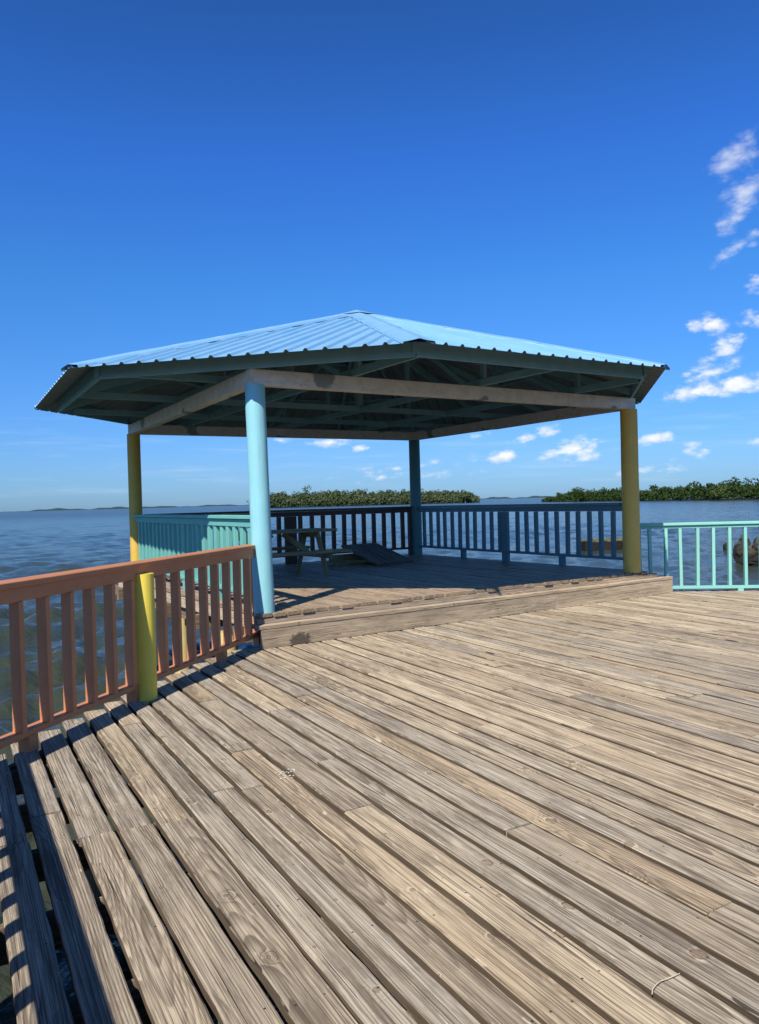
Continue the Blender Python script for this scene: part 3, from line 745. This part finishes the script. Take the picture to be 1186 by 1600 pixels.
# ------------------------------------------------------------------ islands
def pol(az, d, z=0): return Vector((d*math.sin(R(az)), d*math.cos(R(az)), z))
def crown(mb, c, rx, ry, rz, n, size, tone):
    for _ in range(n):
        # points thrown through lobes, denser towards the skin
        v = Vector((random.gauss(0, 1), random.gauss(0, 1), random.gauss(0, 1))).normalized()
        rr_ = random.uniform(.62, 1.06)
        p = c+Vector((v.x*rx*rr_, v.y*ry*rr_, v.z*rz*rr_))
        nv = (v+Vector((random.gauss(0, .6), random.gauss(0, .6), random.gauss(0, .5)+.3))).normalized()
        u = nv.orthogonal().normalized(); w = nv.cross(u); an = random.random()*6.28
        u, w = u*math.cos(an)+w*math.sin(an), w*math.cos(an)-u*math.sin(an)
        s1 = size*random.uniform(.5, 1.2); s2 = s1*random.uniform(.45, .9)
        mb.add([p-u*s1, p-w*s2*.8+u*s1*.2, p+u*s1, p+w*s2], [(0, 1, 2, 3)], None, (min(1, max(0, tone+random.gauss(0, .22))), random.random(), random.random()))
def interp(tab, a): return float(np.interp(a, [t[0] for t in tab], [t[1] for t in tab]))
# right island
distR = [(12.3, 440), (15, 410), (19.7, 340), (24.7, 300), (28, 285), (36, 250), (48, 240)]
topR = [(12.3, 2.0), (13.2, 3.2), (14, 4.2), (15.6, 4.5), (19.7, 4.6), (22, 5.2), (24.7, 5.8), (25.6, 5.2), (26.4, 5.0), (28, 6.0), (36, 7), (48, 7)]
mb = MB(); az = 12.3
while az < 47:
    d = interp(distR, az); hgt = interp(topR, az)-WL
    for row in (-1, 0, 1, 2):
        if row > 0 and az < 13: continue
        if row == -1: crown(mb, pol(az, d+2.5, WL+hgt*.18), 2.0, 1.6, hgt*.24, 60, .5, random.random()*.6); continue
        hh = hgt*(random.uniform(.5, .8) if row == 0 else random.uniform(.74, 1.04)*(1.22 if random.random() < .07 else 1))*(1+.10*math.sin(az*2.3)+.06*math.sin(az*6.1))
        dd = d+3+row*4.5+random.uniform(-1.5, 1.5)
        rx = random.uniform(1.8, 3.2)*(1 if row else .85)
        c = pol(az+random.uniform(-.15, .15), dd, WL+hh*.56)
        crown(mb, c, rx, rx, hh*.46, 90, .55, random.random())
        for _ in range(3): crown(mb, c+Vector((random.uniform(-rx, rx), random.uniform(-1, 1), hh*random.uniform(.10, .40))), rx*.42, rx*.42, hh*.16, 24, .42, random.random())
    az += math.degrees(random.uniform(1.5, 2.6)/d)
woR = mb.build('mangrove_wood', leafR_m); kind(woR, 'stuff'); tag(woR, 'dark green mangrove wood along the shore at the right, beyond the ochre post', 'woods')
# left island, seen between the blue post and the gap
distL = 600
topL = [(-9.2, 9.5), (-8, 11), (-6, 11.6), (-3.2, 11.8), (0, 10.6), (2, 10.8), (4, 9.6), (5.6, 9.0), (6.4, 8.2), (7.2, 5.5), (7.5, 3.5)]
mb = MB(); az = -9.3
while az < 7.3:
    hgt = interp(topL, az)-WL
    for row in (-1, 0, 1, 2):
        if row == -1: crown(mb, pol(az, distL-1, WL+hgt*.2), 3.6, 2.5, hgt*.26, 60, .9, random.random()*.7); continue
        hh = hgt*(random.uniform(.5, .8) if row == 0 else random.uniform(.82, 1.0)*(1.2 if random.random() < .06 else 1))*(1+.07*math.sin(az*3.1)+.05*math.sin(az*7.7))
        rx = random.uniform(3.4, 5.2)
        c = pol(az, distL+row*9+random.uniform(-2, 2), WL+hh*.54)
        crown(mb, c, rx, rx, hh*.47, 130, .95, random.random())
        for _ in range(3): crown(mb, c+Vector((random.uniform(-rx, rx), random.uniform(-1, 1), hh*random.uniform(.15, .40))), rx*.45, rx*.45, hh*.17, 20, .7, random.random())
    az += math.degrees(random.uniform(2.6, 4.2)/distL)
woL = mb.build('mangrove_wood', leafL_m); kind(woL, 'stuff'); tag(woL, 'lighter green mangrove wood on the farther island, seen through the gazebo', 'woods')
def tree(az, d, h, rx, rz, mat, lab, bark=bark_m, n=420, size=.42, group=None):
    b = pol(az, d, WL-.2); t = thing('mangrove_tree', b, lab, 'tree', group)
    m_ = MB(); m_.tube(b, b+Vector((.1, 0, h*.75)), .22, .10, n=10, rings=5, wob=.06)
    for k_ in range(5):
        an = random.random()*6.28; s0 = b+Vector((.05, 0, h*random.uniform(.2, .5))); m_.tube(s0, s0+Vector((math.cos(an)*rx*.7, math.sin(an)*rx*.7, h*.25)), .09, .04, n=7, rings=3)
    m_.build('trunk', bark, t)
    m_ = MB(); c = b+Vector((0, 0, h-rz))
    crown(m_, c, rx, rx, rz, n, size, .5)
    for k_ in range(9):
        an = random.random()*6.28; q = random.uniform(.5, .95)
        crown(m_, c+Vector((math.cos(an)*rx*q, math.sin(an)*rx*q, random.uniform(-.5, .8)*rz)), rx*.38, rx*.38, rz*.34, n//12, size*.8, random.random())
    m_.build('crown', mat, t)
tree(14.76, 404, 7.9, 3.3, 2.8, leafR_m, 'round tree taller than the rest near the left end of the right mangrove shore')
tree(27.2, 276, 7.9, 4.0, 3.2, leafR_m, 'tall dark tree at the right edge of the picture on the mangrove shore')
tree(24.25, 290, 5.4, 3.0, 2.2, leafP_m, 'paler olive green tree in front of the dark mangrove shore above the mint railing')
tree(6.5, 590, 8.6, 4.4, 2.7, leafL_m, 'spreading tree with pale trunk at the right tip of the farther island', pbark_m, size=.8)
# low mud shores
def shore(name, pts, depth, h):
    m_ = MB(); V = []; F = []
    for (az, d) in pts:
        for (o_, z_) in ((-3, WL-.4), (0, WL+h*.6), (depth*.5, WL+h), (depth, WL-.4)): V.append(pol(az, d+o_, z_))
    for i in range(len(pts)-1):
        for j in range(3): F.append((i*4+j, (i+1)*4+j, (i+1)*4+j+1, i*4+j+1))
    m_.add(V, F); return kind(m_.build(name, mud_m), 'structure')
shore('island_ground', [(a, interp(distR, a)) for a in np.linspace(12.2, 48, 50)], 60, .35)
shore('island_ground', [(a, distL-2) for a in np.linspace(-9.6, 7.6, 40)], 80, .5)
# far low shores on the horizon
def farland(azs, d, hs):
    m_ = MB(); V = []; F = []; n_ = 400
    for i in range(n_+1):
        az = azs[0]+(azs[1]-azs[0])*i/n_
        env = min(1, i/30, (n_-i)/40)
        h = (hs+hs*.5*math.sin(i*.045+d)+hs*.25*math.sin(i*.13+2)+random.uniform(-.12, .12)*hs)*env
        for (o_, z_) in ((0, WL-1), (5, WL+h*.8), (60, WL+h), (400, WL-1)): V.append(pol(az, d+o_, z_))
    for i in range(n_):
        for j in range(3): F.append((i*4+j, (i+1)*4+j, (i+1)*4+j+1, i*4+j+1))
    m_.add(V, F, None, None, True); return kind(m_.build('far_shore', far_m), 'structure')
farland((-25.6, -14.5), 5200, 9.0)
farland((-19., -6.), 7400, 9.5)
farland((5.5, 14.), 4600, 8.0)

# ------------------------------------------------------------------ rocks in the water
import bmesh
from mathutils import noise as mn
def boulder(c, sx, sy, sz, seed, lab, rot=0., name='boulder', group=None):
    bm = bmesh.new(); bmesh.ops.create_icosphere(bm, subdivisions=4, radius=1)
    for v in bm.verts:
        p = v.co.copy()
        q = 1+.45*mn.noise(p*1.1+Vector((seed, 0, 0)))+.22*mn.noise(p*2.7+Vector((0, seed, 0)))+.10*mn.noise(p*6+Vector((0, 0, seed)))
        # planar facets
        for fn in range(6):
            rr_ = random.Random(seed*31+fn); nv = Vector((rr_.gauss(0, 1), rr_.gauss(0, 1), rr_.gauss(0, 1))).normalized(); lim = rr_.uniform(.62, .9)
            dp = p.dot(nv)*q
            if dp > lim: p = p-nv*(dp-lim)*.8/q
        p = p*q
        v.co = Vector((p.x*sx, p.y*sy, p.z*sz))
    me = bpy.data.meshes.new(name); bm.to_mesh(me); bm.free(); me.materials.append(rock_m)
    o = bpy.data.objects.new(name, me); COL.objects.link(o); o.location = c; o.rotation_euler = (0, 0, rot)
    tag(o, lab, 'rock', group); return o
boulder((14.10, 29.4, -.82), .36, .40, .62, 22, 'pointed dark boulder rising from the water behind the mint railing')
boulder((14.95, 29.5, -.86), .55, .55, .56, 8, 'big broad grey boulder at the right edge of the picture', .4)
boulder((16.33, 35.6, -1.22), .19, .22, .34, 5, 'small boulder standing alone left of the other rocks behind the mint railing', .2)
boulder((14.55, 28.7, -1.22), .62, .40, .24, 12, 'low brown rock awash in front of the bigger boulders', .1)
boulder((16.1, 28.9, -1.05), .9, .7, .5, 15, 'ochre stained low boulder just past the right edge of the picture', .3)
lg = thing('rock_ledge', (11.85, 39.2, WL), 'low dark rock ledge topped with dry grass, seen through the dark blue railing', 'rock ledge')
bm = bmesh.new(); bmesh.ops.create_grid(bm, x_segments=44, y_segments=12, size=1)
geo = bmesh.ops.extrude_face_region(bm, geom=bm.faces[:])
ex = [v for v in geo['geom'] if isinstance(v, bmesh.types.BMVert)]
for v in bm.verts:
    top = v in ex
    p = Vector((v.co.x*1.40, v.co.y*.8, .46 if top else -.3))
    p += Vector((mn.noise(p*1.6)*.16, mn.noise(p*1.6+Vector((5, 0, 0)))*.14, (mn.noise(p*2.0+Vector((0, 9, 0)))*.12) if top else 0)); v.co = p
me = bpy.data.meshes.new('rock_slab'); bm.to_mesh(me); bm.free(); me.materials.append(rock_m2)
o = bpy.data.objects.new('rock_slab', me); COL.objects.link(o); o.parent = lg
m_ = MB()
for _ in range(900):
    p = Vector((11.85+random.uniform(-1.30, 1.30), 39.2+random.uniform(-.72, .72), WL+.43+random.uniform(-.03, .06))); h = random.uniform(.04, .17); w = .02; dx = random.gauss(0, .05)
    m_.add([p+Vector((-w, 0, 0)), p+Vector((w, 0, 0)), p+Vector((dx, random.gauss(0, .05), h))], [(0, 1, 2)])
o = m_.build('dry_grass', grass_m, lg); o['kind'] = 'stuff'

# ------------------------------------------------------------------ light and sky
SUN_EL = R(44.4); sd = Vector((-.352, -.936, 0)).normalized()*math.cos(SUN_EL); sd.z = math.sin(SUN_EL)
ld = bpy.data.lights.new('sun', 'SUN'); ld.energy = 4.8; ld.angle = R(.53); ld.color = (1, .945, .85)
lo = bpy.data.objects.new('sun', ld); COL.objects.link(lo); lo.rotation_euler = (-sd).to_track_quat('-Z', 'Y').to_euler()
W = bpy.data.worlds.new('World'); S.world = W; W.use_nodes = True
class GW(G):
    def __init__(s): s.t = W.node_tree; s.t.nodes.clear(); s.out = s.t.nodes.new('ShaderNodeOutputWorld')
g = GW()
sky = g.n('ShaderNodeTexSky', sky_type='NISHITA'); sky.sun_disc = False; sky.sun_elevation = SUN_EL; sky.sun_rotation = math.atan2(sd.x, sd.y)
sky.altitude = 0; sky.air_density = 1.0; sky.dust_density = .35; sky.ozone_density = 2.2
D = g.n('ShaderNodeTexCoord').outputs['Generated']
dx, dy, dz = g.sep(D)
az = g.math('ARCTAN2', dx, dy); el = g.math('ARCSINE', dz)
CL = [(0.4452, 0.377, 0.0266, 0.017, 25, 0.8), (0.4613, 0.3952, 0.018, 0.0064, 40, 0.3), (0.4601, 0.3399, 0.0268, 0.017, 20, 0.85), (0.4473, 0.3151, 0.0237, 0.0105, 30, 0.6), (0.4536, 0.2851, 0.0276, 0.0075, 25, 0.5), (0.4697, 0.242, 0.0122, 0.0127, 30, 0.75), (0.4122, 0.2001, 0.0193, 0.0111, -10, 0.85), (0.432, 0.1698, 0.0224, 0.0134, 35, 0.85), (0.4656, 0.1996, 0.015, 0.0101, 0, 0.7), (0.4175, 0.1472, 0.034, 0.0105, 15, 0.7), (0.4014, 0.1235, 0.0374, 0.0099, 3, 1.0), (0.4506, 0.1254, 0.0309, 0.0127, 8, 1.0), (0.1597, 0.054, 0.0198, 0.0092, 8, 1.0), (0.2563, 0.0618, 0.0285, 0.0122, 12, 1.0), (0.2403, 0.0576, 0.032, 0.0065, 8, 0.8), (0.2069, 0.0779, 0.0341, 0.009, 15, 0.7), (0.3512, 0.0677, 0.0194, 0.0079, 10, 0.9), (0.4014, 0.0463, 0.0136, 0.0062, 10, 0.9), (0.3892, 0.0516, 0.0145, 0.0078, 30, 0.35), (-0.0635, 0.0799, 0.0253, 0.0059, 0, 0.9), (-0.1254, 0.0835, 0.0133, 0.0033, 0, 0.7), (-0.024, 0.0706, 0.0102, 0.0042, 5, 0.8), (0.1305, 0.0826, 0.0233, 0.0042, 12, 0.6), (0.0074, 0.0428, 0.0423, 0.0051, 3, 0.35), (0.2719, 0.0514, 0.0236, 0.0065, 5, 0.45), (0.0241, 0.0322, 0.0762, 0.0042, 2, 0.2), (0.3407, 0.03, 0.0452, 0.004, 5, 0.25), (0.0921, 0.0513, 0.0336, 0.005, 6, 0.25), (0.463, 0.0591, 0.0136, 0.0045, 10, 0.4)]
CL += [(.56, .21, .06, .02, 10, .9), (.60, .13, .09, .016, 3, .9), (.62, .33, .05, .025, 20, .7), (.75, .08, .06, .012, 0, .9), (-.62, .05, .05, .008, 0, .7)]
m = None; low = None
for (a0, e0, ra, rb, an, op) in CL:
    ra *= 1.12; rb *= 1.15
    ca, sa = math.cos(R(an)), math.sin(R(an))
    da = g.math('SUBTRACT', az, a0); de = g.math('SUBTRACT', el, e0)
    u = g.math('ADD', g.math('MULTIPLY', da, ca/ra), g.math('MULTIPLY', de, sa/ra))
    v = g.math('ADD', g.math('MULTIPLY', da, -sa/rb), g.math('MULTIPLY', de, ca/rb))
    e_ = g.math('SUBTRACT', 1.15, g.math('SQRT', g.math('ADD', g.math('MULTIPLY', u, u), g.math('MULTIPLY', v, v))))
    e_ = g.math('MULTIPLY', e_, op)
    m = e_ if m is None else g.math('MAXIMUM', m, e_)
    l_ = g.math('MULTIPLY', g.math('MULTIPLY', v, -1), g.math('GREATER_THAN', e_, 0))
    low = l_ if low is None else g.math('MAXIMUM', low, l_)
vv = g.xyz(g.math('MULTIPLY', az, 1.), g.math('MULTIPLY', el, 1.9), 0.)
n1 = g.noise(vv, 27, 6, .56, .15)
n2 = g.noise(g.xyz(g.math('ADD', az, .006), g.math('MULTIPLY', g.math('ADD', el, .006), 1.9), 0.), 27, 6, .56, .15)
vb = g.n('ShaderNodeTexVoronoi', voronoi_dimensions='2D', feature='SMOOTH_F1'); vb.inputs['Scale'].default_value = 42; vb.inputs['Detail'].default_value = 3; vb.inputs['Roughness'].default_value = .55; vb.inputs['Smoothness'].default_value = .6
g.put(vb.inputs['Vector'], g.xyz(g.math('ADD', az, g.math('MULTIPLY', n1, .02)), g.math('MULTIPLY', el, 1.7), 0.))
bil = g.math('SUBTRACT', .80, vb.outputs['Distance'])
edge = g.math('MULTIPLY', g.ss(el, .20, .34, 1., .62), g.math('ADD', g.math('MULTIPLY', g.math('SUBTRACT', n1, .48), 1.7), g.math('MULTIPLY', bil, .9)))
alpha = g.math('MULTIPLY', g.ss(g.math('ADD', m, edge), .02, 1.22), g.ss(el, .22, .36, 1., .62))
alpha = g.math('MULTIPLY', alpha, g.ss(m, -.25, .25))
shade = g.ss(g.math('ADD', g.math('MULTIPLY', g.math('SUBTRACT', n1, n2), 1.6), g.math('MULTIPLY', low, -.40)), -.62, .20)
ccol = g.mix(shade, (.64, .72, .82), (.89, .90, .90))
# thin streaks near the horizon
n3 = g.noise(g.xyz(g.math('MULTIPLY', az, 5.), g.math('MULTIPLY', el, 60.), 0), 1.3, 5, .6)
veil = g.math('MULTIPLY', g.ss(n3, .48, .8), g.math('MULTIPLY', g.ss(el, .0, .03), g.ss(el, .16, .05)))
grade = g.ramp(g.math('DIVIDE', el, R(60)), [(0, (.16, .29, .56)), (.05, (.17, .31, .575)), (.26, (.137, .378, .68)), (.40, (.122, .352, .765)), (.55, (.104, .296, .61)), (.75, (.075, .16, .28)), (1., (.06, .105, .155))])
skyc = g.mix(1., sky.outputs[0], g.mix(1., grade, (2, 2, 2), 'MULTIPLY'), 'MULTIPLY')
hs = g.n('ShaderNodeHueSaturation'); hs.inputs['Saturation'].default_value = 1.0; g.put(hs.inputs['Color'], skyc); skyc = hs.outputs[0]
STR = .10
veilc = g.mix(g.math('MULTIPLY', veil, .35), skyc, tuple(c_/STR for c_ in (.55, .70, .85)))
fin = g.mix(g.math('MULTIPLY', alpha, .95), veilc, g.mix(1., ccol, (1/STR, 1/STR, 1/STR), 'MULTIPLY'))
bg = g.n('ShaderNodeBackground'); bg.inputs[1].default_value = STR; g.put(bg.inputs[0], fin); g.t.links.new(bg.outputs[0], g.out.inputs[0])

# ------------------------------------------------------------------ camera
cd = bpy.data.cameras.new('camera'); cd.sensor_fit = 'VERTICAL'; cd.sensor_height = 24; cd.lens = 1180/1600*24; cd.clip_start = .05; cd.clip_end = 60000
cam = bpy.data.objects.new('camera', cd); COL.objects.link(cam)
M = Matrix.Rotation(math.pi/2+R(-.79), 4, 'X') @ Matrix.Rotation(R(-1.52), 4, 'Z')
cam.matrix_world = Matrix.Translation((0, 0, 1.5)) @ M
S.camera = cam
S.view_settings.view_transform = 'Standard'; S.view_settings.look = 'None'; S.view_settings.exposure = .2; S.view_settings.gamma = 1
S.cycles.max_bounces = 6
